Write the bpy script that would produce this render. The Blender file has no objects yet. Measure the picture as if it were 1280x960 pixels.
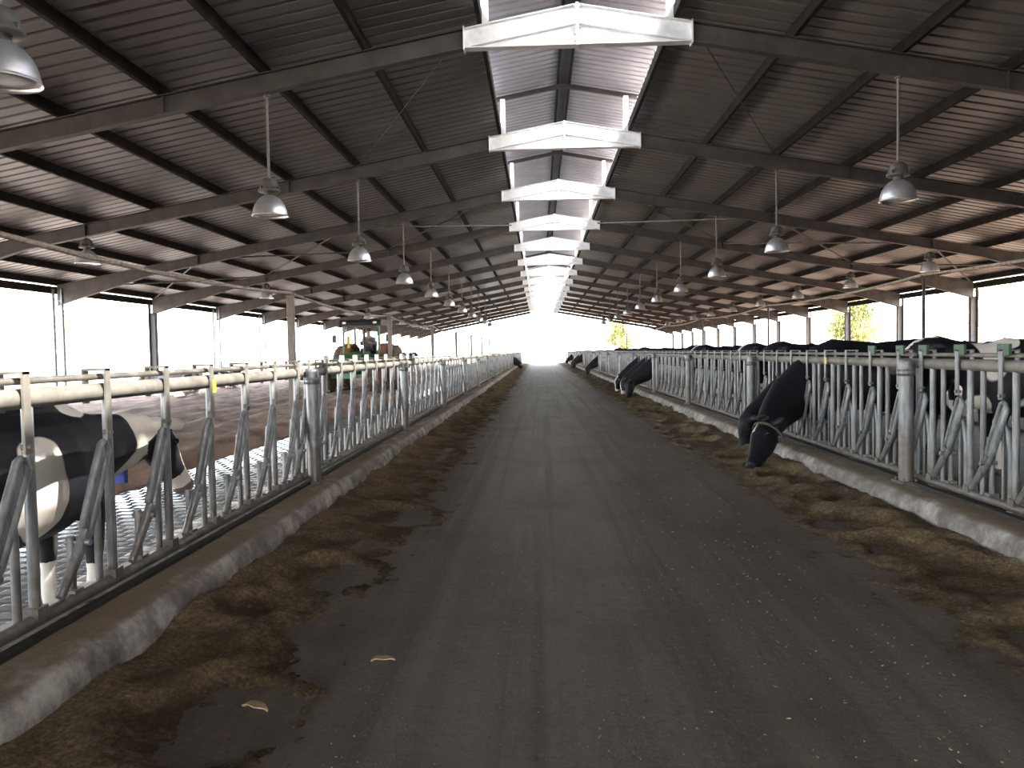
import bpy, bmesh, math, random
from mathutils import Vector, Matrix, noise, Euler
PI = math.pi
rnd = random.Random(7)
scn = bpy.context.scene
COL = scn.collection

# ------------------------------------------------------------------ mesh builder
class MB:
    def __init__(s):
        s.v, s.f, s.sm = [], [], []
    def add(s, vs, fs, smooth=False):
        b = len(s.v)
        s.v += [tuple(v) for v in vs]
        for f in fs:
            s.f.append(tuple(b + i for i in f)); s.sm.append(smooth)
        return s
    def box(s, c, d, rot=None):
        x, y, z = d[0] / 2, d[1] / 2, d[2] / 2
        vs = [Vector((a * x, b * y, e * z)) for e in (-1, 1) for a, b in ((-1, -1), (1, -1), (1, 1), (-1, 1))]
        if rot is not None:
            R = Euler(rot).to_matrix(); vs = [R @ v for v in vs]
        c = Vector(c)
        return s.add([v + c for v in vs], [(3, 2, 1, 0), (4, 5, 6, 7), (0, 1, 5, 4), (1, 2, 6, 5), (2, 3, 7, 6), (3, 0, 4, 7)])
    def tube(s, pts, rad, n=10, cap=True, squash=None, ends=0, up=None):
        """swept tube through pts with radius (or (ru, rv)) per point"""
        pts = [Vector(p) for p in pts]
        if not isinstance(rad, (list,)):
            rad = [rad] * len(pts)
        rings = []
        u = None
        for i, p in enumerate(pts):
            t = (pts[min(i + 1, len(pts) - 1)] - pts[max(i - 1, 0)])
            t = t.normalized() if t.length > 1e-9 else Vector((0, 0, 1))
            if u is None:
                ref = Vector(up) if up is not None else (Vector((0, 1, 0)) if abs(t.y) < .9 else Vector((1, 0, 0)))
                u = (ref - t * ref.dot(t)).normalized()
            else:
                u = (u - t * u.dot(t)).normalized()
            w = t.cross(u)
            r = rad[i]
            ru, rv = r if isinstance(r, tuple) else (r, r)
            rings.append([p + u * (math.cos(2 * PI * k / n) * ru) + w * (math.sin(2 * PI * k / n) * rv) for k in range(n)])
        vs = [v for r in rings for v in r]
        fs = []
        for i in range(len(rings) - 1):
            for k in range(n):
                a, b = i * n + k, i * n + (k + 1) % n
                fs.append((a, b, b + n, a + n))
        s.add(vs, fs, True)
        if cap:
            s.add(rings[0], [tuple(reversed(range(n)))]); s.add(rings[-1], [tuple(range(n))])
        return s
    def blob(s, c, r, rot=None, nu=16, nv=10):
        c = Vector(c); R = Euler(rot).to_matrix() if rot is not None else Matrix.Identity(3)
        vs = [c + R @ Vector((0, 0, r[2]))]
        for j in range(1, nv):
            th = PI * j / nv
            for i in range(nu):
                ph = 2 * PI * i / nu
                vs.append(c + R @ Vector((r[0] * math.sin(th) * math.cos(ph), r[1] * math.sin(th) * math.sin(ph), r[2] * math.cos(th))))
        vs.append(c + R @ Vector((0, 0, -r[2])))
        fs = [(0, 1 + i, 1 + (i + 1) % nu) for i in range(nu)]
        for j in range(nv - 2):
            for i in range(nu):
                a, b = 1 + j * nu + i, 1 + j * nu + (i + 1) % nu
                fs.append((a, a + nu, b + nu, b))
        L = len(vs) - 1; o = 1 + (nv - 2) * nu
        fs += [(L, o + (i + 1) % nu, o + i) for i in range(nu)]
        return s.add(vs, fs, True)
    def lathe(s, prof, c=(0, 0, 0), n=24, axis='z', cap=False):
        c = Vector(c)
        def pt(r, z, a):
            x, y = r * math.cos(a), r * math.sin(a)
            return c + (Vector((x, y, z)) if axis == 'z' else Vector((z, x, y)) if axis == 'x' else Vector((y, z, x)))
        vs = [pt(r, z, 2 * PI * k / n) for r, z in prof for k in range(n)]
        fs = []
        for i in range(len(prof) - 1):
            for k in range(n):
                a, b = i * n + k, i * n + (k + 1) % n
                fs.append((a, b, b + n, a + n))
        s.add(vs, fs, True)
        if cap:
            s.add(vs[:n], [tuple(reversed(range(n)))]); s.add(vs[-n:], [tuple(range(n))])
        return s
    def prism(s, poly, a, b, fn):
        """closed 2-D polygon extruded from a to b; fn(p, t) -> 3-D"""
        n = len(poly)
        vs = [fn(p, a) for p in poly] + [fn(p, b) for p in poly]
        fs = [tuple(range(n)), tuple(range(2 * n - 1, n - 1, -1))]
        fs += [(i, i + n, (i + 1) % n + n, (i + 1) % n) for i in range(n)]
        return s.add(vs, fs)
    def mesh(s, name, m=None, fix=True):
        me = bpy.data.meshes.new(name)
        me.from_pydata(s.v, [], s.f)
        me.polygons.foreach_set('use_smooth', s.sm)
        if fix:
            bm = bmesh.new(); bm.from_mesh(me); bmesh.ops.recalc_face_normals(bm, faces=bm.faces); bm.to_mesh(me); bm.free()
        if m: me.materials.append(m)
        me.update()
        return me
    def build(s, name, m, parent=None, loc=None, fix=True):
        return link(name, s.mesh(name, m, fix), parent, loc)

def link(name, data, parent=None, loc=None, rz=None):
    o = bpy.data.objects.new(name, data)
    COL.objects.link(o)
    if parent is not None: o.parent = parent
    if loc is not None: o.location = loc
    if rz is not None: o.rotation_euler = (0, 0, rz)
    return o
def tag(o, label=None, cat=None, group=None, kind=None):
    if label: o['label'] = label
    if cat: o['category'] = cat
    if group: o['group'] = group
    if kind: o['kind'] = kind
    return o
def thing(name, label, cat, loc=(0, 0, 0), rz=0, group=None, scale=None):
    o = link(name, None, None, loc, rz)
    o.empty_display_size = .1
    if scale: o.scale = (scale,) * 3
    return tag(o, label, cat, group)
def copy_tree(o, parent=None):
    c = o.copy(); COL.objects.link(c); c.parent = parent
    for ch in list(o.children): copy_tree(ch, c)
    return c
def struct(o): o['kind'] = 'structure'; return o
ORD = ['', 'first', 'second', 'third', 'fourth', 'fifth', 'sixth', 'seventh', 'eighth', 'ninth', 'tenth', 'eleventh', 'twelfth', 'thirteenth',
       'fourteenth', 'fifteenth', 'sixteenth', 'seventeenth', 'eighteenth', 'nineteenth', 'twentieth', 'twenty-first', 'twenty-second']

# ------------------------------------------------------------------ materials
def newmat(name):
    m = bpy.data.materials.new(name); m.use_nodes = True
    nt = m.node_tree; b = nt.nodes['Principled BSDF']
    return m, nt, b
def N(nt, t, **kw):
    n = nt.nodes.new(t)
    for k, v in kw.items(): setattr(n, k, v)
    return n
def coords(nt, scale=(1, 1, 1), kind='Object'):
    tc = N(nt, 'ShaderNodeTexCoord'); mp = N(nt, 'ShaderNodeMapping')
    mp.inputs['Scale'].default_value = scale
    nt.links.new(tc.outputs[kind], mp.inputs['Vector'])
    return mp.outputs['Vector']
def noise_n(nt, vec, scale, detail=6, rough=.6, dist=0):
    n = N(nt, 'ShaderNodeTexNoise')
    n.inputs['Scale'].default_value = scale; n.inputs['Detail'].default_value = detail
    n.inputs['Roughness'].default_value = rough; n.inputs['Distortion'].default_value = dist
    nt.links.new(vec, n.inputs['Vector'])
    return n.outputs['Fac']
def ramp(nt, fac, stops):
    r = N(nt, 'ShaderNodeValToRGB'); e = r.color_ramp.elements
    while len(e) < len(stops): e.new(.5)
    for el, (p, c) in zip(e, stops):
        el.position = p; el.color = (*c, 1) if len(c) == 3 else c
    nt.links.new(fac, r.inputs['Fac'])
    return r.outputs['Color']
def mix(nt, fac, a, b, mode='MIX'):
    n = N(nt, 'ShaderNodeMix', data_type='RGBA', blend_type=mode)
    for sock, v in ((n.inputs[0], fac), (n.inputs[6], a), (n.inputs[7], b)):
        if isinstance(v, (int, float)): sock.default_value = v
        elif isinstance(v, tuple): sock.default_value = (*v, 1)
        else: nt.links.new(v, sock)
    return n.outputs[2]
def bump(nt, b, h, strength=.3, dist=.02):
    n = N(nt, 'ShaderNodeBump'); n.inputs['Strength'].default_value = strength; n.inputs['Distance'].default_value = dist
    nt.links.new(h, n.inputs['Height']); nt.links.new(n.outputs['Normal'], b.inputs['Normal'])
def simple(name, c1, c2=None, scale=6, rough=.6, metal=0, stretch=(1, 1, 1), bmp=0, lo=.35, hi=.65, kind='Object', spec=.5):
    m, nt, b = newmat(name)
    b.inputs['Roughness'].default_value = rough; b.inputs['Metallic'].default_value = metal
    b.inputs['Specular IOR Level'].default_value = spec
    if c2 is None:
        b.inputs['Base Color'].default_value = (*c1, 1)
    else:
        f = noise_n(nt, coords(nt, stretch, kind), scale)
        nt.links.new(ramp(nt, f, [(lo, c1), (hi, c2)]), b.inputs['Base Color'])
        if bmp: bump(nt, b, f, bmp)
    return m

M = {}
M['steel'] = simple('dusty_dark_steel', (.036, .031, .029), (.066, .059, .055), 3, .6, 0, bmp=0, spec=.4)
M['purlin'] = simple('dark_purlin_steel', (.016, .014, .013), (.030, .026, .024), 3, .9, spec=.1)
M['apex_steel'] = simple('grey_primed_steel', (.58, .59, .61), (.78, .79, .80), 5, .45, .1, lo=.3, hi=.6)
M['sheet'] = simple('weathered_roof_sheet', (.145, .134, .128), (.215, .204, .198), .6, .40, .25, (1, 1, 1), lo=.3, hi=.7)
M['cap_sheet'] = simple('ridge_cap_sheet', (.33, .31, .33), (.42, .40, .42), .8, .45, .2)
M['alu'] = simple('spun_aluminium', (.55, .55, .555), (.70, .70, .70), 4, .33, .75)
M['housing'] = simple('dusty_cast_housing', (.055, .053, .048), (.10, .094, .084), 9, .65, .1)
M['stem'] = simple('dull_conduit', (.10, .094, .084), (.16, .15, .135), 9, .6, .2)
M['lens'] = simple('dusty_lamp_glass', (.30, .29, .26), (.42, .41, .37), 9, .35)
M['chord'] = simple('grey_lattice_steel', (.16, .17, .19), (.24, .25, .27), 4, .55, .2)
M['rubber'] = simple('black_rubber', (.012, .012, .012), (.03, .028, .025), 20, .75)
M['green_plastic'] = simple('green_plastic', (.010, .065, .030), (.016, .09, .042), 12, .45)
M['white_plastic'] = simple('white_plastic', (.72, .70, .64), (.82, .80, .75), 12, .5)
M['yellow_plastic'] = simple('yellow_plastic', (.65, .50, .05), (.72, .56, .07), 12, .45)
M['card'] = simple('pale_card', (.62, .52, .45), (.70, .60, .54), 9, .8)
M['blue_plastic'] = simple('blue_plastic', (.02, .07, .38), (.03, .09, .45), 12, .4)
M['strap'] = simple('webbing', (.10, .095, .09), (.16, .15, .14), 30, .85)
M['wood'] = simple('brown_boards', (.11, .075, .05), (.2, .14, .1), 4, .8, 0, (1, 1, 8))
M['husk'] = simple('dry_corn_husk', (.55, .42, .22), (.72, .6, .36), 25, .8)
M['trac_green'] = simple('green_paint', (.02, .11, .03), (.03, .16, .05), 5, .4)
M['trac_black'] = simple('black_cab_paint', (.012, .012, .013), (.03, .03, .03), 5, .5)
M['tyre'] = simple('dusty_tyre', (.06, .045, .037), (.12, .085, .065), 4, .9)
M['rust'] = simple('rusty_red_paint', (.16, .06, .04), (.25, .11, .075), 6, .7)
M['yellow_paint'] = simple('yellow_paint', (.5, .42, .04), (.6, .5, .06), 6, .5)
M['skin'] = simple('skin', (.35, .18, .12), (.42, .23, .16), 8, .6)
M['hair'] = simple('dark_hair', (.03, .02, .015), (.05, .035, .025), 20, .7)
M['shirt'] = simple('grey_shirt', (.08, .09, .11), (.12, .13, .15), 8, .9)
M['trouser'] = simple('dark_trousers', (.03, .035, .05), (.05, .055, .07), 8, .9)
M['bark'] = simple('bark', (.16, .12, .09), (.3, .25, .2), 6, .9, 0, (3, 3, .6))
M['eye'] = simple('dark_eye', (.004, .003, .003), None, rough=.1)
M['pipe_dust'] = simple('dust_caked_pipe', (.22, .18, .14), (.42, .36, .29), 14, .9, bmp=.6)
M['post'] = simple('weathered_post', (.14, .12, .10), (.25, .22, .19), 5, .8, 0, (2, 2, .6))
def leafmat(name, a, b_):
    m, nt, b = newmat(name)
    nt.links.new(ramp(nt, noise_n(nt, coords(nt), .8), [(.35, a), (.65, b_)]), b.inputs['Base Color'])
    b.inputs['Roughness'].default_value = .6
    b.inputs['Transmission Weight'].default_value = 0
    return m
M['leaf'] = leafmat('green_leaves', (.40, .44, .24), (.58, .60, .40))
M['leaf_dry'] = leafmat('yellow_green_leaves', (.13, .15, .035), (.24, .24, .07))

def galv(name, dirt=True):
    m, nt, b = newmat(name)
    v = coords(nt, (1, 1, 1))
    a = ramp(nt, noise_n(nt, coords(nt, (9, 9, 1.4)), 3, 5, .6), [(.3, (.13, .14, .152)), (.5, (.23, .245, .262)), (.72, (.38, .386, .385))])
    if dirt:
        # splashed manure: a stain that thins upwards from the bottom of the panel
        tc = N(nt, 'ShaderNodeTexCoord'); sx = N(nt, 'ShaderNodeSeparateXYZ'); nt.links.new(tc.outputs['Object'], sx.inputs[0])
        mr = N(nt, 'ShaderNodeMapRange'); nt.links.new(sx.outputs['Z'], mr.inputs[0])
        mr.inputs[1].default_value = .15; mr.inputs[2].default_value = .85; mr.inputs[3].default_value = .42; mr.inputs[4].default_value = -.15
        ad = N(nt, 'ShaderNodeMath', operation='ADD'); nt.links.new(noise_n(nt, v, 7, 5, .65), ad.inputs[0]); nt.links.new(mr.outputs[0], ad.inputs[1])
        f = ramp(nt, ad.outputs[0], [(.58, (0, 0, 0)), (.85, (.8, .8, .8))])
        a = mix(nt, f, a, (.14, .112, .085))
    nt.links.new(a, b.inputs['Base Color'])
    b.inputs['Metallic'].default_value = .35; b.inputs['Roughness'].default_value = .42
    return m
M['galv'] = galv('galvanised_steel')
M['galv_dark'] = simple('dull_galvanised_steel', (.13, .135, .145), (.27, .28, .30), 5, .42, .4, (6, 6, 1))
M['galv_dusty'] = simple('dusty_galvanised_pipe', (.15, .142, .125), (.27, .255, .228), 6, .6, .15)

def lane_mat():
    m, nt, b = newmat('compacted_feed_lane')
    v = coords(nt)
    base = ramp(nt, noise_n(nt, coords(nt, (1, .25, 1)), 1.1, 8, .65), [(.3, (.14, .112, .092)), (.5, (.20, .168, .14)), (.72, (.27, .23, .197))])
    # tyre tracks: long thin streaks along the lane
    st = noise_n(nt, coords(nt, (3.2, .045, 1)), 1.6, 5, .55, .3)
    base = mix(nt, ramp(nt, st, [(.38, (.85, .85, .85)), (.52, (0, 0, 0))]), base, (.12, .106, .095))
    base = mix(nt, ramp(nt, noise_n(nt, coords(nt, (2.2, .06, 1)), 2.3, 4, .5, .2), [(.56, (0, 0, 0)), (.72, (.55, .55, .55))]), base, (.28, .25, .22))
    fine = noise_n(nt, v, 26, 8, .75)
    base = mix(nt, ramp(nt, fine, [(.52, (0, 0, 0)), (.64, (.7, .7, .7))]), base, (.29, .225, .155))
    base = mix(nt, ramp(nt, noise_n(nt, v, 17, 8, .8), [(.36, (.6, .6, .6)), (.46, (0, 0, 0))]), base, (.07, .052, .04))
    brown = noise_n(nt, v, .9, 5, .6)
    base = mix(nt, ramp(nt, brown, [(.5, (0, 0, 0)), (.7, (.6, .6, .6))]), base, (.115, .082, .062))
    nt.links.new(base, b.inputs['Base Color'])
    b.inputs['Roughness'].default_value = .62; b.inputs['Specular IOR Level'].default_value = .4
    bump(nt, b, fine, .6, .012)
    return m
M['lane'] = lane_mat()
def feed_mat():
    m, nt, b = newmat('chopped_silage')
    v = coords(nt)
    a = ramp(nt, noise_n(nt, v, 38, 8, .8), [(.3, (.06, .042, .026)), (.45, (.16, .115, .07)), (.57, (.28, .215, .125)), (.70, (.55, .44, .27))])
    a = mix(nt, ramp(nt, noise_n(nt, v, 2.6, 5, .6), [(.40, (.7, .7, .7)), (.56, (0, 0, 0))]), a, (.07, .048, .033))
    nt.links.new(a, b.inputs['Base Color'])
    b.inputs['Roughness'].default_value = .9; b.inputs['Specular IOR Level'].default_value = .2
    bump(nt, b, noise_n(nt, v, 60, 6, .8), .8, .02)
    return m
M['feed'] = feed_mat()
def concrete():
    m, nt, b = newmat('worn_concrete')
    v = coords(nt)
    a = ramp(nt, noise_n(nt, v, 4.5, 9, .7), [(.3, (.12, .105, .094)), (.45, (.26, .235, .215)), (.56, (.45, .42, .39)), (.72, (.70, .675, .645))])
    a = mix(nt, ramp(nt, noise_n(nt, coords(nt, (1, .4, 1)), 1.4, 6, .6), [(.45, (0, 0, 0)), (.65, (.7, .7, .7))]), a, (.16, .135, .115))
    # caked feed on the flat top of the kerb
    g = N(nt, 'ShaderNodeNewGeometry'); sx = N(nt, 'ShaderNodeSeparateXYZ'); nt.links.new(g.outputs['Normal'], sx.inputs[0])
    ad = N(nt, 'ShaderNodeMath', operation='MULTIPLY'); nt.links.new(ramp(nt, sx.outputs['Z'], [(.8, (0, 0, 0)), (.95, (1, 1, 1))]), ad.inputs[0])
    nt.links.new(ramp(nt, noise_n(nt, coords(nt, (1.5, .6, 1)), 2.4, 7, .65), [(.30, (0, 0, 0)), (.48, (.9, .9, .9))]), ad.inputs[1])
    a = mix(nt, ad.outputs[0], a, mix(nt, noise_n(nt, v, 45, 6, .8), (.05, .035, .02), (.28, .21, .12)))
    nt.links.new(a, b.inputs['Base Color'])
    b.inputs['Roughness'].default_value = .85
    bump(nt, b, noise_n(nt, v, 14, 8, .7), .5, .02)
    return m
M['concrete'] = concrete()
def grooved():
    m, nt, b = newmat('wet_grooved_concrete')
    v = coords(nt)
    br = N(nt, 'ShaderNodeTexBrick'); nt.links.new(v, br.inputs['Vector'])
    br.offset = .5
    br.inputs['Scale'].default_value = 1; br.inputs['Brick Width'].default_value = .21; br.inputs['Row Height'].default_value = .17
    br.inputs['Mortar Size'].default_value = .03; br.inputs['Mortar Smooth'].default_value = .25
    br.inputs['Color1'].default_value = (.20, .20, .215, 1); br.inputs['Color2'].default_value = (.27, .27, .285, 1); br.inputs['Mortar'].default_value = (.03, .028, .026, 1)
    nt.links.new(br.outputs['Color'], b.inputs['Base Color'])
    mr = N(nt, 'ShaderNodeMapRange'); nt.links.new(br.outputs['Fac'], mr.inputs[0]); mr.inputs[3].default_value = .09; b.inputs['Specular IOR Level'].default_value = 1.0; mr.inputs[4].default_value = .8
    nt.links.new(mr.outputs[0], b.inputs['Roughness'])
    inv = N(nt, 'ShaderNodeMath', operation='SUBTRACT'); inv.inputs[0].default_value = 1; nt.links.new(br.outputs['Fac'], inv.inputs[1])
    bump(nt, b, inv.outputs[0], .6, .012)
    return m
M['grooved'] = grooved()
M['bedding'] = simple('tilled_brown_bedding', (.14, .10, .078), (.33, .245, .19), 2.2, .95, 0, (1.6, .5, 1), bmp=1.0, spec=.15)
M['pen_bedding'] = simple('dark_pen_bedding', (.06, .043, .033), (.13, .096, .074), 2.0, .95, 0, (1.6, .5, 1), bmp=1.0, spec=.15)
M['dung'] = simple('trampled_wet_floor', (.035, .027, .021), (.075, .06, .047), 1.7, .7, 0, bmp=.8)
M['earth'] = simple('pale_dry_earth', (.33, .27, .205), (.46, .39, .31), .4, .95, spec=.2)

M['soil'] = simple('brown_soil', (.13, .085, .055), (.24, .17, .115), .4, .95, spec=.2)
def cow_mat():
    m, nt, b = newmat('cow_coat')
    at = N(nt, 'ShaderNodeAttribute'); at.attribute_name = 'white'
    ap = N(nt, 'ShaderNodeAttribute'); ap.attribute_name = 'pink'
    fz = noise_n(nt, coords(nt), 60, 3, .7)
    blk = mix(nt, fz, (.006, .0065, .010), (.014, .0145, .020))
    wht = mix(nt, noise_n(nt, coords(nt), 5, 6, .6), (.58, .53, .47), (.82, .79, .74))
    c = mix(nt, ramp(nt, at.outputs['Fac'], [(.45, (0, 0, 0)), (.55, (1, 1, 1))]), blk, wht)
    c = mix(nt, ramp(nt, ap.outputs['Fac'], [(.35, (0, 0, 0)), (.65, (1, 1, 1))]), c, (.16, .11, .10))
    nt.links.new(c, b.inputs['Base Color'])
    b.inputs['Roughness'].default_value = .5; b.inputs['Specular IOR Level'].default_value = .25
    bump(nt, b, fz, .15, .004)
    return m
M['cow'] = cow_mat()

# ------------------------------------------------------------------ camera, light, sky
C0 = Vector((-.634, 0, 1.45))
yaw, pit, rol = .035, .0406, .0181
fw = Vector((-math.sin(yaw) * math.cos(pit), math.cos(yaw) * math.cos(pit), -math.sin(pit)))
rt = Vector((math.cos(yaw), math.sin(yaw), 0)); up = rt.cross(fw)
r2 = math.cos(rol) * rt - math.sin(rol) * up; u2 = math.sin(rol) * rt + math.cos(rol) * up
cam = bpy.data.cameras.new('camera'); cam.lens = 28.125; cam.sensor_width = 36; cam.sensor_fit = 'HORIZONTAL'; cam.clip_end = 3000; cam.clip_start = .05
co = link('camera', cam)
co.matrix_world = Matrix(((r2.x, u2.x, -fw.x, C0.x), (r2.y, u2.y, -fw.y, C0.y), (r2.z, u2.z, -fw.z, C0.z), (0, 0, 0, 1)))
scn.camera = co

sund = Vector((-.61, .34, -.753)).normalized()      # from behind on the right, through the ridge gap onto the left alley
sl = bpy.data.lights.new('sun', 'SUN'); sl.energy = 3.2; sl.angle = math.radians(.6); sl.color = (1, .94, .84)
so = link('sun', sl); so.rotation_euler = sund.to_track_quat('-Z', 'Y').to_euler(); so.location = (30, -20, 40)
w = bpy.data.worlds.new('World'); scn.world = w; w.use_nodes = True
nt = w.node_tree; bg = nt.nodes['Background']
sky = nt.nodes.new('ShaderNodeTexSky'); sky.sky_type = 'NISHITA'; sky.sun_disc = False
sky.sun_elevation = math.asin(-sund.z); sky.sun_rotation = math.atan2(-sund.x, -sund.y); sky.dust_density = 3.5; sky.air_density = 1.2
hz = nt.nodes.new('ShaderNodeMix'); hz.data_type = 'RGBA'; hz.inputs[0].default_value = .6
nt.links.new(sky.outputs[0], hz.inputs[6]); hz.inputs[7].default_value = (3.6, 3.6, 3.75, 1)
nt.links.new(hz.outputs[2], bg.inputs['Color']); bg.inputs['Strength'].default_value = .8
vs = scn.view_settings; vs.view_transform = 'Standard'; vs.look = 'None'; vs.gamma = 1; vs.use_curve_mapping = False; vs.exposure = 2.5
scn.cycles.max_bounces = 10; scn.cycles.diffuse_bounces = 6; scn.cycles.glossy_bounces = 4
scn.cycles.sample_clamp_indirect = 12
try:
    scn.cycles.use_denoising = True
except Exception: pass

# ------------------------------------------------------------------ the barn
RL, RR = -2.934, 2.726                 # feed fence lines
Y0, Y1 = -31.0, 97.0  # barn lengthened unseen behind the camera to keep the foreground dark
SL, ZA = .1836, 6.52                   # roof slope, top of rafter at the ridge
def zr(x): return ZA - SL * abs(x)     # top of rafter
FR = [6.0 * (k + 1) for k in range(-6, 16)]
EX = 15.3

# floors
MB().box((-.1, 33, -.25), (6.2, 130, .5)).build('floor', M['lane'])['kind'] = 'structure'
struct(MB().box((-4.37, 33, -.40), (2.62, 130, .5)).build('floor_alley', M['grooved']))
struct(MB().box((4.95, 33, -.22), (4.02, 130, .5)).build('floor_standing', M['dung']))
struct(MB().box((11.2, 33, -.17), (8.5, 130, .5)).build('floor_resting', M['pen_bedding']))
def bedding():
    mb = MB(); nx, ny = 46, 330
    xs = [-5.68 - 10.2 * i / nx for i in range(nx + 1)]; ys = [Y0 + 129 * (j / ny) ** 1.1 for j in range(ny + 1)]
    vsx = []
    for y in ys:
        for i, x in enumerate(xs):
            h = -.10 + .16 * min(1, i / 3) + .05 * noise.noise((x * 1.1, y * .9, 3)) + .05 * math.sin(x * 7 + noise.noise((x * .5, y * .3, 9)) * 3) * min(1, i / 4)
            vsx.append((x, y, h if i else -.6))
    fs = [(j * (nx + 1) + i, j * (nx + 1) + i + 1, (j + 1) * (nx + 1) + i + 1, (j + 1) * (nx + 1) + i) for j in range(ny) for i in range(nx)]
    mb.add(vsx, fs, True)
    return mb.build('floor_bedding', M['bedding'])
struct(bedding())
struct(MB().box((-445.5, 200, -.80), (900, 900, .5)).build('ground', M['earth']))
struct(MB().box((454.5, 200, -.80), (900, 900, .5)).build('ground_right', M['soil']))

# kerbs: worn, slightly lumpy concrete with a rounded front edge
def curb(name, x0, x1, seed):
    mb = MB(); sgn = 1 if x1 > x0 else -1
    prof = [(0, -.02), (.02, .07), (.035, .13), (.05, .175), (.085, .205), (.14, .215), (.22, .22), (.34, .222), (.46, .222), (.60, .222), (.62, -.3)]
    ys = []
    y = Y0
    while y < Y1 + .5:
        ys.append(y); y += .07 if -1 < y < 18 else .4
    n = len(prof)
    vsx = []
    for y in ys:
        for i, (a, z) in enumerate(prof):
            q = noise.noise((seed, y * 2.3, i * .35)) * .02 + noise.noise((seed, y * 7, i * .9)) * .012
            vsx.append((x0 + sgn * (a + (q if 0 < i < 7 else 0)), y, z + (q * .5 if 2 < i < 9 else 0)))
    fs = [(j * n + i, j * n + i + 1, (j + 1) * n + i + 1, (j + 1) * n + i) for j in range(len(ys) - 1) for i in range(n - 1)]
    mb.add(vsx, fs, True)
    return struct(mb.build(name, M['concrete']))
curb('curb_left', -2.55, -3.2, 1.3)
curb('curb_right', 2.33, 3.0, 5.1)
for s, x, lab in ((-1, RL, 'left'), (1, RR, 'right')):
    tag(MB().box((x + (-s) * .075, 33, .232), (.055, 128, .022)).build('rubber_strip', M['rubber']), 'black rubber strip lying on the kerb under the %s feed fence' % lab, 'strip', 'rubber strips under the feed fences')

# corrugated roof sheets
def sheet(name, m, xa, xb, zfun, side, pitch=.25):
    mb = MB(); prof = []
    y = Y0 - .4
    while y < Y1 + .3:
        prof += [(y, 0), (y + pitch - .085, 0), (y + pitch - .07, .055), (y + pitch - .015, .055)]
        y += pitch
    n = len(prof); vsx = []
    segs = 2
    for k in range(segs + 1):
        x = xa + (xb - xa) * k / segs
        for y, h in prof: vsx.append((side * x, y, zfun(x) + h))
    fs = [(k * n + i, k * n + i + 1, (k + 1) * n + i + 1, (k + 1) * n + i) for k in range(segs) for i in range(n - 1)]
    mb.add(vsx, fs)
    return struct(mb.build(name, m, fix=False))
PUR = .18
for s, nm in ((-1, 'left'), (1, 'right')):
    sheet('ceiling_' + nm, M['sheet'], 1.40, 15.95, lambda x: zr(x) + PUR + .002, s, .31)
ZC = 7.12 + SL * 1.73
for s, nm in ((-1, 'left'), (1, 'right')):
    sheet('ceiling_ridge_' + nm, M['cap_sheet'], .0, 1.73, lambda x: ZC - SL * x, s)
# dark flashing under the cap's ridge
struct(MB().prism([(-.16, 0), (.16, 0), (.16, -.02), (0, .01), (-.16, -.02)], Y0, Y1, lambda p, t: (p[0], t, ZC - .045 + p[1])).build('trim_ridge', M['steel']))

# unseen cladding added along the near right side to darken the foreground
def clad(name, side, ya, yb):
    mb = MB(); prof = []; y = ya
    while y < yb:
        prof += [(y, 0), (y + .13, 0), (y + .15, .03), (y + .20, .03)]; y += .22
    n = len(prof)
    vsx = [(side * (EX + .24 + h), y, z) for z in (-.3, 3.46) for y, h in prof]
    mb.add(vsx, [(i, i + 1, n + i + 1, n + i) for i in range(n - 1)])
    return struct(mb.build(name, M['sheet'], fix=False))
clad('shade_wall_right', 1, Y0, 17.8)
# purlins (cold-formed C)
def cee(h, f, th, lip):
    return [(0, 0), (f, 0), (f, lip), (f - th, lip), (f - th, th), (th, th), (th, h - th), (f - th, h - th), (f - th, h - lip), (f, h - lip), (f, h), (0, h)]
PX = [1.43] + [3.15 + 1.55 * k for k in range(8)] + [15.3]
for s, nm in ((-1, 'left'), (1, 'right')):
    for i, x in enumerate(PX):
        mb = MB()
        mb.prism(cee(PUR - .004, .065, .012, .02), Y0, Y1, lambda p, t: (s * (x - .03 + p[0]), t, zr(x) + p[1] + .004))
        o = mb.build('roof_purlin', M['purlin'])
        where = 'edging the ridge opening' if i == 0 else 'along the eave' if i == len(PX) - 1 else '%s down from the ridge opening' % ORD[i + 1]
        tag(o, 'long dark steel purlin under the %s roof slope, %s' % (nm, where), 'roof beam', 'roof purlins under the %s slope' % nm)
    for x, lab in ((.12, 'beside the centre line of the ridge cap'),):
        mb = MB().prism(cee(.07, .045, .01, .015), Y0, Y1, lambda p, t: (s * (x - .02 + p[0]), t, ZC - SL * x - .076 + p[1]))
        tag(mb.build('cap_purlin', M['purlin']), 'thin steel purlin %s, %s side' % (lab, nm), 'roof beam', 'ridge cap purlins')
    # eave strut, a little below the sheet so that daylight shows above it
    mb = MB().prism(cee(.22, .08, .012, .025), Y0, Y1, lambda p, t: (s * (EX + .16 + p[0]), t, 3.47 + p[1]))
    tag(mb.build('eave_strut', M['purlin']), 'steel eave strut running between the column tops of the %s side' % nm, 'roof beam', 'eave struts')

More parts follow.
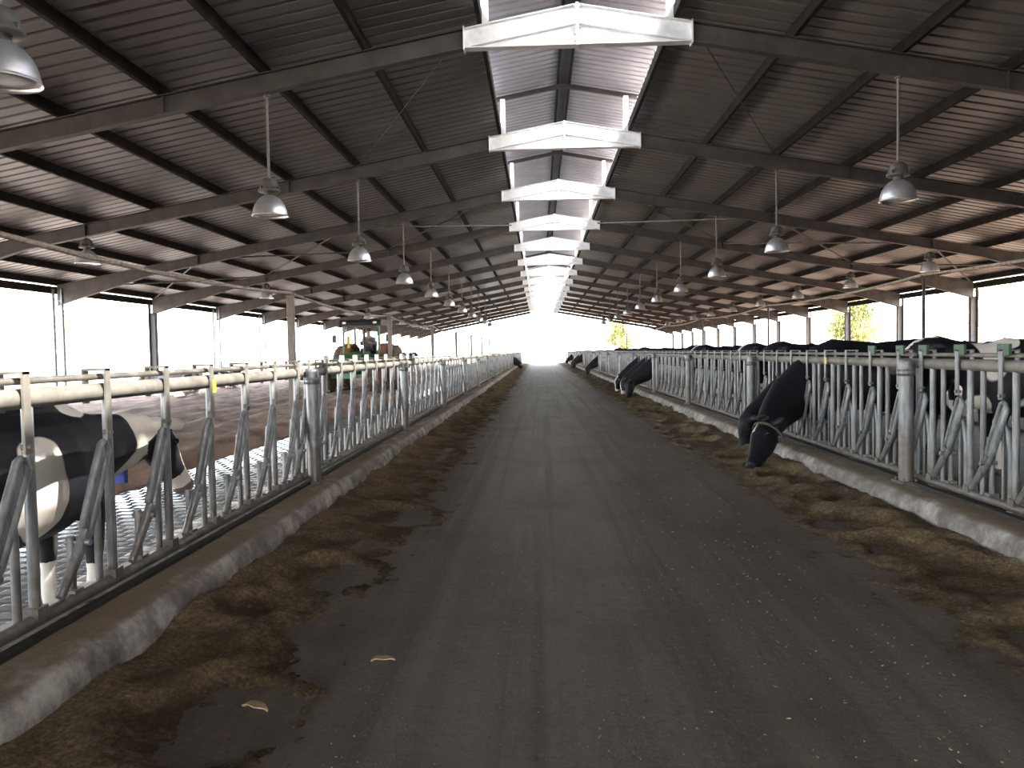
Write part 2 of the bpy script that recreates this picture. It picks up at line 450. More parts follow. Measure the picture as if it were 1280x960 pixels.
# portal frames
def ibeam(mb, pa, pb, da, db, wdt=.15, th=.014, steps=1):
    """I-section between two top points (x, z) with depth da -> db, web in the XZ plane at y = 0"""
    (xa, za), (xb, zb) = pa, pb
    def quad(p, y0, y1):
        n = len(p)
        mb.prism(p, y0, y1, lambda q, t: (q[0], t, q[1]))
    quad([(xa, za), (xb, zb), (xb, zb - th), (xa, za - th)], -wdt / 2, wdt / 2)
    quad([(xa, za - da + th), (xb, zb - db + th), (xb, zb - db), (xa, za - da)], -wdt / 2, wdt / 2)
    quad([(xa, za - th), (xb, zb - th), (xb, zb - db + th), (xa, za - da + th)], -.005, .005)
GX, DP = 1.67, .29
parts = {}
for s in (-1, 1):
    mb = MB(); ibeam(mb, (s * GX, zr(GX)), (s * 12.3, zr(12.3)), DP, DP); ibeam(mb, (s * 12.3, zr(12.3)), (s * EX, zr(EX)), DP, .62)
    for x in (6.2, 10.9):
        mb.box((s * x, 0, zr(x) - DP / 2), (.012, .13, DP - .03))
    parts['rafter', s] = mb.mesh('rafter', M['steel'])
    mb = MB(); ibeam(mb, (0, ZA), (s * GX, zr(GX)), DP, DP, .16)
    zb = zr(GX) - DP
    mb.prism([(0, ZA - DP), (s * GX, zr(GX) - DP), (0, zb)], -.005, .005, lambda q, t: (q[0], t, q[1]))
    mb.prism([(0, zb + .014), (s * GX, zb + .014), (s * GX, zb), (0, zb)], -.08, .08, lambda q, t: (q[0], t, q[1]))
    mb.box((s * GX, 0, zr(GX) - DP / 2), (.02, .18, DP + .05))
    mb.box((s * .012, 0, (ZA + zb) / 2), (.02, .18, ZA - zb + .02))
    for k in range(6):
        mb.tube([(s * .05, -.06, zb + .06 + k * .1), (s * .022, -.06, zb + .06 + k * .1)], .014, 6)
    parts['apex', s] = mb.mesh('apex_bracket', M['apex_steel'])
    # solid column
    mb = MB(); h = zr(EX) - .6
    mb.box((s * (EX - .12), 0, h / 2 - .1), (.014, .2, h + .3)); mb.box((s * (EX + .12), 0, h / 2 + .05), (.014, .2, h + .7)); mb.box((s * EX, 0, h / 2 - .1), (.24, .01, h + .3))
    mb.box((s * EX, 0, -.2), (.4, .35, .06))
    parts['column', s] = mb.mesh('column', M['steel'])
    mb = MB()
    for q in (-.14, .14):
        mb.box((s * (EX + q), 0, h / 2 + .1), (.05, .10, h + .8))
    z = .3
    while z < h + .3:
        mb.box((s * EX, 0, z), (.26, .03, .03)); z += .42
    parts['lattice', s] = mb.mesh('column', M['chord'])
    mb = MB()
    zt = ZC - SL * 1.36 - .15
    mb.box((s * 1.36, 0, (zr(1.36) + zt) / 2), (.11, .11, zt - zr(1.36)))
    mb.box((s * 1.36, 0, zr(1.36) + .008), (.2, .16, .014))
    parts['post', s] = mb.mesh('ridge_post', M['apex_steel'])
    mb = MB()
    ibeam(mb, (0, ZC - .078), (s * 1.70, ZC - .078 - SL * 1.70), .09, .09, .07, .01)
    parts['crafter', s] = mb.mesh('ridge_rafter', M['steel'])
for i, y in enumerate(FR):
    vis = i - 5            # first one in view: the one at y = 12
    lab = 'steel roof frame spanning the barn, %s in view from the near end' % ORD[max(vis - 1, 1)] if y >= 12 else 'steel roof frame overhead at the near end, %s back from the nearest visible one' % ORD[int((12 - y) / 6)]
    t = thing('portal_frame', lab, 'roof frame', (0, y, 0), 0, 'steel roof frames of the barn')
    for s in (-1, 1):
        link('rafter', parts['rafter', s], t); link('apex_bracket', parts['apex', s], t)
        link('column', parts['column' if (s > 0 or y == 30) else 'lattice', s], t)
        link('ridge_post', parts['post', s], t); link('ridge_rafter', parts['crafter', s], t)
# wind bracing between two frames, lying just under the purlins
bi = 0
for s, nm in ((-1, 'left'), (1, 'right')):
    for (ya, yb) in ((24, 30), (66, 72)):
        for a, b_, nm2 in ((1.6, 6.2, 'upper'), (6.2, 10.8, 'middle'), (10.8, 15.1, 'lower')):
            for xa, xb, dr in ((a, b_, 'falling away from the ridge'), (b_, a, 'rising towards the ridge')):
                off = .02 if xa < xb else -.05
                mb = MB().tube([(s * xa, ya + .14, zr(xa) - .05 + off), (s * xb, yb - .14, zr(xb) - .05 + off)], .028 if ya == 24 else .03, 6)
                tag(mb.build('brace_rod', M['stem'] if xa > xb else M['steel']), '%s %s diagonal brace on the %s slope in the %s braced bay' % ('dark' if xa < xb else 'pale', nm2, nm, 'nearer' if ya == 24 else 'farther'), 'brace', 'diagonal roof braces')
    for (xa, ya, xb, yb, lb) in ((1.75, 12.1, 4.6, 17.9, 'nearest'),):
        tag(MB().tube([(s * xa, ya, zr(xa) - .05), (s * xb, yb, zr(xb) - .05)], .011, 6).build('brace_rod', M['steel']), 'thin tie rod slanting under the %s slope in the first bay in view' % nm, 'brace', 'diagonal roof braces')

# ------------------------------------------------------------------ lamps
def lamp_proto(stem_len):
    t = thing('high_bay_lamp', 'lamp', 'lamp')
    # local origin: rim plane centre
    prof = [(.262, .0), (.270, .004), (.262, .012), (.258, .03), (.245, .10), (.222, .165), (.185, .225), (.14, .27), (.085, .302), (.075, .305), (.07, .30), (.135, .262), (.18, .216), (.215, .158), (.238, .095), (.25, .02), (.255, .004), (.262, 0)]
    MB().lathe(prof, n=32).build('reflector', M['alu'], t)
    MB().lathe([(.001, .02), (.15, .022), (.246, .03), (.246, .038), (.001, .036)], n=28).build('lens', M['lens'], t)
    MB().lathe([(.075, .29), (.07, .34), (.082, .372), (.001, .372)], n=20).build('neck', M['housing'], t)
    mb = MB().lathe([(.001, .36), (.155, .36), (.165, .372), (.165, .392), (.138, .40), (.13, .47), (.115, .52), (.07, .56), (.03, .57), (.001, .57)], n=24)
    for k in range(6):
        a = k * PI / 3; mb.box((.142 * math.cos(a), .142 * math.sin(a), .41), (.03, .03, .06), (0, 0, a))
    mb.build('ballast_housing', M['housing'], t)
    st = MB().tube([(0, 0, .56), (0, 0, .57 + stem_len)], .021, 8).build('stem', M['stem'], t)
    MB().lathe([(.001, .0), (.05, .0), (.05, .03), (.02, .045), (.001, .045)], (0, 0, .57 + stem_len - .02), 14).build('ceiling_rose', M['housing'], st)
    return t
def rad_b(x): return zr(x) - DP
inner = lamp_proto(rad_b(4.65) - 3.545 - .57 - .045)
outer = lamp_proto(rad_b(10.9) - 3.62 - .57 - .045)
used = {'i': 0, 'o': 0}
def put_lamp(kind, x, y, z, label, group, tilt=(0, 0)):
    base = inner if kind == 'i' else outer
    o = base if not used[kind] else copy_tree(base)
    used[kind] = 1
    o.location = (x, y, z); o.rotation_euler = (tilt[0], tilt[1], rnd.uniform(0, 6))
    o['label'] = label; o['group'] = group
    return o
inner_far = lamp_proto(1)   # replaced below, never shown on its own
for ch in list(inner_far.children):
    for g in list(ch.children): bpy.data.objects.remove(g)
    bpy.data.objects.remove(ch)
bpy.data.objects.remove(inner_far)
for s, nm in ((-1, 'left'), (1, 'right')):
    c = 0
    for y in FR[6:]:
        if y > 67: break
        if s > 0 and y < 12: continue
        c += 1
        put_lamp('i', s * 4.65, y, 3.545, 'grey bell lamp on a long stem, %s from the near end, inner %s row' % (ORD[c], nm), 'inner rows of hanging lamps')
c = 0
for y in (18, 30, 48, 60, 66, 72):
    c += 1
    put_lamp('o', -10.9, y, 3.62, 'bell lamp under the left roof edge, %s from the near end of its row' % ORD[c], 'outer rows of lamps')
c = 0
for y in FR[8:]:
    if y > 73: break
    c += 1
    put_lamp('o', 10.85, y, 3.57, 'bell lamp under the right roof edge, %s from the near end of its row' % ORD[c], 'outer rows of lamps')

# ------------------------------------------------------------------ overhead pipes on posts
def sag_pipe(x, ys, z, sag, rad, seed):
    pts, rr = [], []
    for a, b in zip(ys[:-1], ys[1:]):
        n = 36
        for i in range(n):
            t = i / n; y = a + (b - a) * t
            j = noise.noise((seed, y * 3, 0)); q = noise.noise((seed, y * 9, 5))
            pts.append((x + .012 * j, y, z - sag * 4 * t * (1 - t) + .01 * q)); rr.append(rad * (1 + .25 * j + .3 * max(0, q)))
    pts.append((x, ys[-1], z)); rr.append(rad)
    return MB().tube(pts, rr, 8)
ysp = [-6, 6, 18, 30, 42, 54, 66, 78, 90]
tag(sag_pipe(-6.25, ysp, 2.87, .16, .036, 2).build('overhead_pipe', M['pipe_dust']), 'dust-caked pale pipe sagging from post to post over the left alley', 'pipe')
tag(sag_pipe(7.85, ysp, 2.98, .12, .034, 8).build('overhead_pipe', M['pipe_dust']), 'grey pipe strung along the tops of the slim posts on the right', 'pipe')
c = -1
for y in ysp[1:]:
    c += 1
    t = thing('pipe_post', 'weathered square post under the left sagging pipe, %s' % (ORD[c] + ' from the near end' if c else 'just nearer than the first in view'), 'post', (-6.25, y, -.1), 0, 'posts under the left pipe')
    MB().box((0, 0, 1.44), (.15, .13, 2.9)).build('upright', M['post'], t)
    mb = MB().box((0, 0, 2.90), (.19, .17, .03)); mb.tube([(-.08, 0, 2.9), (-.075, 0, 3.0), (0, 0, 3.03), (.075, 0, 3.0), (.08, 0, 2.9)], .012, 6); mb.build('cap_bracket', M['post'], t)
    t = thing('pipe_post', 'slim dark post under the right-hand pipe, %s' % (ORD[c] + ' from the near end' if c else 'just nearer than the first in view'), 'post', (7.85, y, -.2), 0, 'posts under the right pipe')
    pts = [(.01 * noise.noise((y, z * .3, 1)), .01 * noise.noise((y, z * .3, 7)), z * .1) for z in range(0, 32)]
    MB().tube(pts, [.036 + .012 * max(0, noise.noise((y, z * .8, 3))) for z in range(0, 32)], 8).build('upright', M['steel'], t)
    MB().tube([(-.07, 0, 3.06), (-.06, 0, 3.14), (0, 0, 3.17), (.06, 0, 3.14), (.07, 0, 3.06)], .012, 6).build('cap_bracket', M['steel'], t)

# ------------------------------------------------------------------ headlock panels (local x = viewer's right, -y = lane side)
PL = 5.2
def one_head(c, right):
    """pieces of one head place: name -> (MB, material)"""
    out = []
    def piece(n, mb, m): out.append((n, mb, M[m]))
    mb = MB().tube([(c + .09, 0, .27), (c + .09, 0, 1.26)], .025, 10)
    mb.box((c + .09, -.0, .31), (.08, .075, .05)); piece('upright', mb, 'galv')
    if right:
        piece('upright', MB().tube([(c + .27, 0, .27), (c + .27, 0, 1.25)], .021, 10), 'galv_dark')
        piece('support_bar', MB().tube([(c - .085, .012, .27), (c - .085, .012, .82)], .011, 8), 'galv')
    # pivoting arm: wide U-shaped channel at the top, single tube below
    mb = MB()
    A = Vector((c + .0, -.03, .99)); B = Vector((c - .20, -.03, .60)); D = Vector((c - .43, -.03, .17 + .16))
    side = (B - A).normalized().cross(Vector((0, 1, 0))) * .040
    mb.tube([A + side * .2 + Vector((0, 0, .03)), A + side, (A + B) / 2 + side, B + side * .9, D + side * .2], [.016, .02, .02, .02, .018], 8)
    mb.tube([A - side * .2 + Vector((0, 0, .03)), A - side, (A + B) / 2 - side, B - side * .9], [.016, .02, .02, .018], 8)
    ax = (D - A).normalized(); ang = math.atan2(ax.x, ax.z)
    mb.box((A + B) / 2, (.072, .008, (B - A).length * .98), (0, ang, 0))
    mb.tube([B + Vector((0, .0, 0)), D], [.024, .020], 8)
    piece('locking_arm', mb, 'galv')
    piece('support_bar', MB().tube([(c - .005, .02, .27), (c - .005, .02, .66), (c - .03, .015, .80), (c - .05, .0, .86)], .02, 8), 'galv')
    mb = MB().tube([(c - .245, .02, .27), (c - .245, .02, .58)], .02, 8)
    mb.tube([(c - .235, -.075, .55), (c - .235, .05, .55)], .018, 8); mb.box((c - .245, .02, .3), (.075, .07, .04))
    piece('pivot_post', mb, 'galv')
    # latch clamp round the pipe
    mb = MB()
    mb.box((c, -.058, 1.22), (.050, .010, .36)); mb.box((c, .058, 1.31), (.050, .010, .18))
    mb.box((c, 0, 1.395), (.052, .126, .012))
    mb.tube([(c, -.075, 1.07), (c, -.03, 1.07)], .014, 6)
    piece('latch_clamp', mb, 'galv_dark' if right else 'galv_dusty')
    return out
def rails():
    out = []
    mb = MB().tube([(-.0, 0, 1.28), (PL, 0, 1.28)], .046, 14)
    out.append(('top_rail', mb, M['galv_dusty']))
    out.append(('locking_bar', MB().tube([(.08, 0, 1.358), (PL - .08, 0, 1.358)], .017, 8), M['galv_dusty']))
    mb = MB().tube([(0.0, 0, .272), (PL, 0, .272)], .033, 10)
    for k in range(5): mb.box((.3 + k * (PL - .6) / 4, -.0, .235), (.07, .10, .035))
    out.append(('bottom_rail', mb, M['galv']))
    return out
def panel_mb(cl, right):
    ps = rails()
    for c in cl: ps += one_head(c, right)
    return ps
def detailed(cl, right):
    t = thing('headlock_panel', 'x', 'fence panel')
    for n, mb, m in panel_mb(cl, right): mb.build(n, m, t)
    return t
def merged(cl, right):
    """a far panel, too small to show its parts: one mesh"""
    big = MB(); mats = []; idx = []
    for n, mb, m in panel_mb(cl, right):
        if m not in mats: mats.append(m)
        k = mats.index(m); b = len(big.v)
        big.v += mb.v; big.f += [tuple(b + i for i in f) for f in mb.f]; big.sm += mb.sm; idx += [k] * len(mb.f)
    me = big.mesh('headlock_panel')
    for m in mats: me.materials.append(m)
    me.polygons.foreach_set('material_index', idx)
    return me
L_cl = [.1 + .65 * k for k in range(8)]
L_cl0 = [.35 + .66 * k for k in range(8)]
R_cl = [PL - (.29 + .63 * k) for k in range(8)]
R_cl0 = [PL - (5.05 - .6 * (7 - k)) for k in range(8)]
def plates(t, cl, m, nm, dy=0, w_=.15):
    for c in cl:
        MB().box((c + .03, -.052, 1.402), (w_, .02, .08)).build(nm, M[m], t)
def fence(side):
    right = side > 0
    x = RR if right else RL
    start = 7.2 if right else 7.6
    proto = far = None; n = 0
    nm = 'right' if right else 'left'
    k = -3
    while start + PL * k < (94 if right else 92):
        y = start + PL * k; k += 1
        if y + PL < 3: continue
        n += 1
        loc, rz = ((x, y + PL, 0), -PI / 2) if right else ((x, y, 0), PI / 2)
        if n == 1: t = detailed(R_cl0 if right else L_cl0, right)
        elif n <= 8:
            if proto is None: proto = t = detailed(R_cl if right else L_cl, right)
            else: t = copy_tree(proto)
        else:
            if far is None: far = merged(R_cl if right else L_cl, right)
            t = link('headlock_panel', far)
        t.location = loc; t.rotation_euler = (0, 0, rz)
        tag(t, 'galvanised headlock feed fence panel, %s from the near end along the %s of the lane' % (ORD[n], nm), 'fence panel', 'headlock panels along the %s of the lane' % nm)
        yield n, y, t
pan = {}
for side in (-1, 1):
    for n, y, t in fence(side): pan[side, n] = (t, y)
# plastic plates and tags that only some panels carry
plates(pan[1, 1][0], R_cl0[4:], 'green_plastic', 'release_tab'); plates(pan[1, 2][0], R_cl[:2], 'green_plastic', 'release_tab')
plates(pan[-1, 2][0], L_cl[1:7], 'white_plastic', 'release_tab'); plates(pan[-1, 3][0], L_cl[:6], 'white_plastic', 'release_tab')  # left tabs coloured white to stand for the sunlight on them
MB().box((L_cl0[4] + .03, -.06, 1.25), (.05, .012, .09)).build('yellow_tag', M['yellow_plastic'], pan[-1, 1][0])
MB().box((R_cl[3] + .03, -.06, 1.28), (.05, .012, .07)).build('yellow_tag', M['yellow_plastic'], pan[1, 2][0])
for u, z, n in ((4.2, .80, 2), (.1, .78, 3), (.8, .93, 3), (1.5, 1.18, 3), (2.1, 1.2, 3), (2.7, 1.19, 3)):
    MB().box((u, -.055, z), (.07, .008, .13)).build('paper_tag', M['card'] if z < 1 else M['white_plastic'], pan[-1, n][0])
# pipe posts between the panels, bolted to the kerb on the lane side
pm = MB().tube([(0, 0, .0), (0, 0, 1.085)], .062, 16); pm.lathe([(.064, 1.06), (.066, 1.08), (.05, 1.095), (.001, 1.10)], n=16); pmesh = pm.mesh('upright', M['galv'])
bmx = MB().box((0, 0, .01), (.2, .16, .02))
for a in (-.075, .075):
    for b_ in (-.055, .055): bmx.tube([(a, b_, .015), (a, b_, .045)], .012, 6)
bmesh_ = bmx.mesh('base_plate', M['galv'])
cm = MB()
cm.lathe([(.0635, -.03), (.072, -.03), (.072, .03), (.0635, .03)], (0, 0, .98), 16); cm.box((0, .066, .98), (.05, .02, .06))
cmesh = cm.mesh('clamp', M['galv_dark'])
for side, x, nm in ((-1, RL + .118, 'left'), (1, RR - .118, 'right')):
    c = 0
    for n in range(1, 40):
        if (side, n) not in pan: break
        y = pan[side, n][1] + PL
        c += 1
        t = thing('fence_post', 'thick galvanised pipe post between headlock panels, %s from the near end on the %s' % (ORD[c], nm), 'post', (x, y + .0, .221), -side * PI / 2, 'pipe posts of the %s feed fence' % nm)
        link('upright', pmesh, t); link('base_plate', bmesh_, t); link('clamp', cmesh, t)

# ------------------------------------------------------------------ feed along the kerbs
def feed(name, xc, dirn, seed, wid, label):
    """xc: kerb face; dirn: towards the lane"""
    mb = MB(); ys = []; y = -2.0
    while y < 95: ys.append(y); y += .035 if y < 14 else .09 if y < 35 else .3
    n = 44
    pits = []
    r_ = random.Random(seed); y = -1
    while y < 95:
        y += r_.uniform(.55, 1.05); pits.append((y, r_.uniform(.12, .62), r_.uniform(.16, .34), r_.uniform(.04, .10)))
    vsx = []
    for y in ys:
        wv = wid * (1 + .25 * noise.noise((seed, y * .35, 0)) + .15 * noise.noise((seed, y * 1.3, 4)))
        near = [p for p in pits if abs(p[0] - y) < 1.2]
        for i in range(n + 1):
            d = wv * i / n
            X = xc + dirn * d
            e = d / wv
            h = .062 * math.exp(-(d / (.40 * wid)) ** 2) + .022 * (1 - e)
            h *= 1 + .55 * noise.noise((X * 1.3, y * .9, seed))
            h += .024 * noise.noise((X * 4.5, y * 4.5, seed + 3)) + .013 * noise.noise((X * 13, y * 13, seed)) + .010 * noise.noise((X * 33, y * 33, seed))
            for (py, pd, pr, dep) in near:
                q = ((y - py) / (pr * 1.25)) ** 2 + ((d - pd) / pr) ** 2
                h += -dep * math.exp(-q * q) + .3 * dep * math.exp(-((math.sqrt(q) - 1.25) / .35) ** 2)
            h = max(h, .003)
            if e > .35:
                h += (e - .35) / .65 * (.030 * noise.noise((X * 5, y * 5, seed + 8)) + .028 * noise.noise((X * 15, y * 15, seed + 1)) + .02 * noise.noise((X * 40, y * 40, seed)) - .034)
            vsx.append((X, y, h + .002 - (.05 if i == n else 0)))
    fs = [(j * (n + 1) + i, j * (n + 1) + i + 1, (j + 1) * (n + 1) + i + 1, (j + 1) * (n + 1) + i) for j in range(len(ys) - 1) for i in range(n)]
    mb.add(vsx, fs, True)
    return tag(mb.build(name, M['feed']), label, 'feed', None, 'stuff')
feed('silage', -2.56, 1, 11, 1.15, 'brown chopped silage banked against the left kerb, hollowed by feeding cows')
feed('silage', 2.34, -1, 23, 1.25, 'brown chopped silage banked against the right kerb, hollowed by feeding cows')
# spilled flakes and kernels
def flakes(name, m, cnt, seed, size, label):
    r_ = random.Random(seed); mb = MB()
    for _ in range(cnt):
        y = 1.2 + 16 * r_.random() ** 1.9
        edge = r_.random()
        x = (-1.45 + abs(r_.gauss(0, .9))) if edge < .45 else (1.15 - abs(r_.gauss(0, .8))) if edge < .85 else r_.uniform(-1.4, 1.1)
        if not -1.45 < x < 1.15: continue
        L = size * r_.uniform(.5, 2.2) * (2.0 if r_.random() < .06 else 1); wd = size * r_.uniform(.25, .5)
        z = .006
        mb.box((x, y, z), (L, wd, .004), (r_.uniform(-.3, .3), r_.uniform(-.4, .4), r_.uniform(0, PI)))
    return tag(mb.build(name, m), label, 'feed', None, 'stuff')
flakes('feed_scraps', simple('pale_feed_flakes', (.16, .13, .085), (.40, .33, .22), 90, .8), 1500, 5, .0052, 'pale straw flakes and kernels scattered over the dark lane')
def husk(loc, rz, L, label):
    mb = MB(); n = 9
    a = []
    for i in range(n):
        t = i / (n - 1); wd = .022 * math.sin(PI * min(1, t * .9 + .08)) + .003; z = .012 + .03 * t * (1 - t)
        for q in (-1, -.3, .3, 1): a.append((L * (t - .5), q * wd + .01 * math.sin(t * 4), z + abs(q) * .012 + .004 * math.sin(9 * t)))
    fs = [(i * 4 + j, i * 4 + j + 1, (i + 1) * 4 + j + 1, (i + 1) * 4 + j) for i in range(n - 1) for j in range(3)]
    mb.add(a, fs, True)
    o = mb.build('corn_husk', M['husk'], None, loc); o.rotation_euler = (0, 0, rz)
    md = o.modifiers.new('thick', 'SOLIDIFY'); md.thickness = .003
    return tag(o, label, 'husk', 'dry corn husks')
husk((-1.38, 3.62, .015), .15, .11, 'pale dry corn husk on the dark lane, the farther of two on the left')
husk((-1.77, 3.05, .05), -.35, .125, 'pale dry corn husk on loose silage near the left kerb, the nearer of two')

# ------------------------------------------------------------------ cows
POSE = {
    'walk': dict(neck=[((.52, 0, 1.08), (.19, .31)), ((.82, -.02, 1.08), (.165, .26)), ((1.10, -.06, 1.11), (.14, .21)), ((1.34, -.10, 1.13), (.12, .165))],
                 poll=(1.42, -.12, 1.21), muz=(1.70, -.22, .70)),
    'reach': dict(neck=[((.50, 0, 1.04), (.19, .34)), ((.78, .02, .90), (.175, .32)), ((1.02, .10, .74), (.16, .28)), ((1.22, .26, .58), (.14, .22)), ((1.36, .40, .45), (.125, .17))],
                  poll=(1.44, .46, .46), muz=(1.70, .80, .06)),
    'stand': dict(neck=[((.52, 0, 1.10), (.19, .30)), ((.80, 0, 1.18), (.15, .235)), ((1.02, 0, 1.28), (.125, .18)), ((1.20, 0, 1.38), (.11, .14))],
                  poll=(1.20, 0, 1.43), muz=(1.62, 0, 1.16)),
    'low': dict(neck=[((.52, 0, 1.08), (.19, .31)), ((.80, 0, 1.08), (.155, .25)), ((1.02, 0, 1.10), (.125, .19)), ((1.20, 0, 1.12), (.11, .145))],
                poll=(1.24, 0, 1.20), muz=(1.53, 0, .74)),
    'eat': dict(neck=[((.50, 0, 1.04), (.19, .34)), ((.78, 0, .90), (.17, .31)), ((1.06, 0, .74), (.15, .26)), ((1.30, 0, .58), (.125, .20)), ((1.50, 0, .46), (.115, .15))],
                poll=(1.57, 0, .49), muz=(1.62, 0, .03)),
}
def cow_mesh(pose, vox=.024, turn=(0, 0)):
    """one continuous cow, facing +x, feet at z = 0"""
    lie = pose == 'lie'
    P = POSE['stand' if lie else pose]
    mb = MB(); dz = -.60 if lie else 0
    def V(p): return Vector((p[0], p[1], p[2] + dz))
    tor = [(-1.03, 1.16, .10, .10), (-1.0, 1.14, .19, .17), (-.90, 1.12, .26, .235), (-.72, 1.09, .32, .285), (-.45, 1.03, .37, .335), (-.1, .985, .405, .375), (.25, .99, .40, .345), (.52, 1.02, .37, .27), (.72, 1.02, .30, .195), (.84, 1.02, .19, .12)]
    mb.tube([V((x, 0, z)) for x, z, h, w_ in tor], [(w_, h) for x, z, h, w_ in tor], 20, up=(0, 1, 0))
    # spine, hook bones, withers
    mb.tube([V((-.98, 0, 1.36)), V((-.6, 0, 1.385)), V((-.1, 0, 1.355)), V((.45, 0, 1.39)), V((.7, 0, 1.30))], [.05, .07, .06, .075, .06], 8)
    for q in (-1, 1): mb.blob(V((-.60, q * .22, 1.31)), (.10, .075, .075)); mb.blob(V((-.96, q * .12, 1.24)), (.07, .06, .07))
    nk = P['neck']
    hp, hm = Vector(P['poll']), Vector(P['muz'])
    if turn != (0, 0):
        hp = hp + Vector((0, turn[0], 0)); hm = hm + Vector((0, turn[1], 0))
    npts = [V(p) + Vector((0, turn[0] * max(0, (p[0] - .6) / .9), 0)) for p, r in nk]
    mb.tube(npts, [r for p, r in nk], 16, up=(0, 1, 0))
    hp = hp + Vector((0, 0, dz)); hm = hm + Vector((0, 0, dz))
    d = (hm - hp); hl = d.length; d.normalize()
    yv = Vector((0, 1, 0)); yv = (yv - d * yv.dot(d)).normalized()
    nv = yv.cross(d)                 # across the forehead normal
    if nv.x < 0: nv = -nv
    inn = -nv                        # towards the throat
    prof = [(-.06, .03, .085, .07), (0, .05, .115, .115), (.13, .065, .122, .145), (.24, .065, .10, .135), (.36, .055, .076, .105), (.45, .045, .070, .082), (.52, .04, .080, .076), (.565, .038, .076, .066), (.595, .038, .05, .04)]
    k = hl / .55
    mb.tube([hp + d * (t * k) + inn * o_ for t, o_, a, b_ in prof], [(a * 1.12, b_ * 1.12) for t, o_, a, b_ in prof], 16, up=tuple(yv))
    # jaw joins the neck
    mb.blob(hp + inn * .12 + d * .10, (.10, .09, .12))
    for q in (-1, 1):
        e = hp + yv * (q * .10) + inn * .05
        tip = e + yv * (q * .22) + inn * .03 - d * .0
        mb.tube([e, e + (tip - e) * .45, e + (tip - e) * .8, tip], [(.04, .034), (.068, .032), (.056, .030), (.02, .018)], 8, up=tuple(d))
        mb.blob(hp + d * .17 + yv * (q * .120) + nv * -.03, (.03, .03, .03))
        mb.blob(hm + yv * (q * .045) + nv * .0, (.035, .035, .03))
    if not lie:
        for q in (-1, 1):
            mb.tube([(.50, q * .19, 1.0), (.53, q * .19, .80), (.55, q * .175, .62), (.56, q * .165, .47), (.555, q * .165, .30), (.545, q * .16, .15), (.575, q * .16, .06), (.60, q * .16, .0)],
                    [(.10, .16), (.09, .13), (.07, .085), (.062, .068), (.045, .05), (.048, .052), (.055, .06), (.06, .075)], 10, up=(0, 1, 0))
            mb.tube([(-.74, q * .17, 1.15), (-.72, q * .20, .93), (-.68, q * .205, .76), (-.78, q * .19, .62), (-.90, q * .175, .50), (-.885, q * .17, .34), (-.86, q * .165, .15), (-.83, q * .165, .06), (-.80, q * .165, .0)],
                    [(.14, .24), (.13, .21), (.10, .15), (.065, .085), (.058, .07), (.045, .05), (.048, .052), (.055, .06), (.06, .075)], 10, up=(0, 1, 0))
        mb.blob((-.56, 0, .66), (.24, .17, .16))
        for a, b_ in ((-.46, .08), (-.66, .08), (-.46, -.08), (-.66, -.08)): mb.tube([(a, b_, .55), (a, b_, .46)], .022, 6)
    else:
        for q in (-1, 1):
            mb.tube([V((.50, q * .19, .85)), V((.72, q * .2, .69)), V((.55, q * .24, .65)), V((.38, q * .26, .645))], [.12, .08, .055, .055], 10)
            mb.tube([V((-.72, q * .2, .95)), V((-.45, q * .33, .78)), V((-.68, q * .40, .67)), V((-.45, q * .44, .65)), V((-.3, q * .44, .645))], [.2, .14, .07, .05, .055], 10)
    mb.tube([V((-.98, 0, 1.33)), V((-1.06, 0, 1.25)), V((-1.085, .01, 1.0)), V((-1.08, .02, .75 if not lie else .80)), V((-1.07, .02, .60 if not lie else .68))], [.04, .035, .026, .026, .05], 8)
    # brisket
    mb.blob(V((.70, 0, .84)), (.17, .12, .16))
    me = mb.mesh('tmp', None, False)
    o = link('tmp', me)
    r = o.modifiers.new('r', 'REMESH'); r.mode = 'VOXEL'; r.voxel_size = vox
    s_ = o.modifiers.new('s', 'SMOOTH'); s_.factor = .5; s_.iterations = 4
    dg = bpy.context.evaluated_depsgraph_get()
    out = bpy.data.meshes.new_from_object(o.evaluated_get(dg))
    bpy.data.objects.remove(o); bpy.data.meshes.remove(me)
    out.polygons.foreach_set('use_smooth', [True] * len(out.polygons))
    out.materials.clear(); out.materials.append(M['cow'])
    info = dict(hp=hp, hm=hm, d=d, yv=yv, nv=nv, dz=dz)
    return out, info
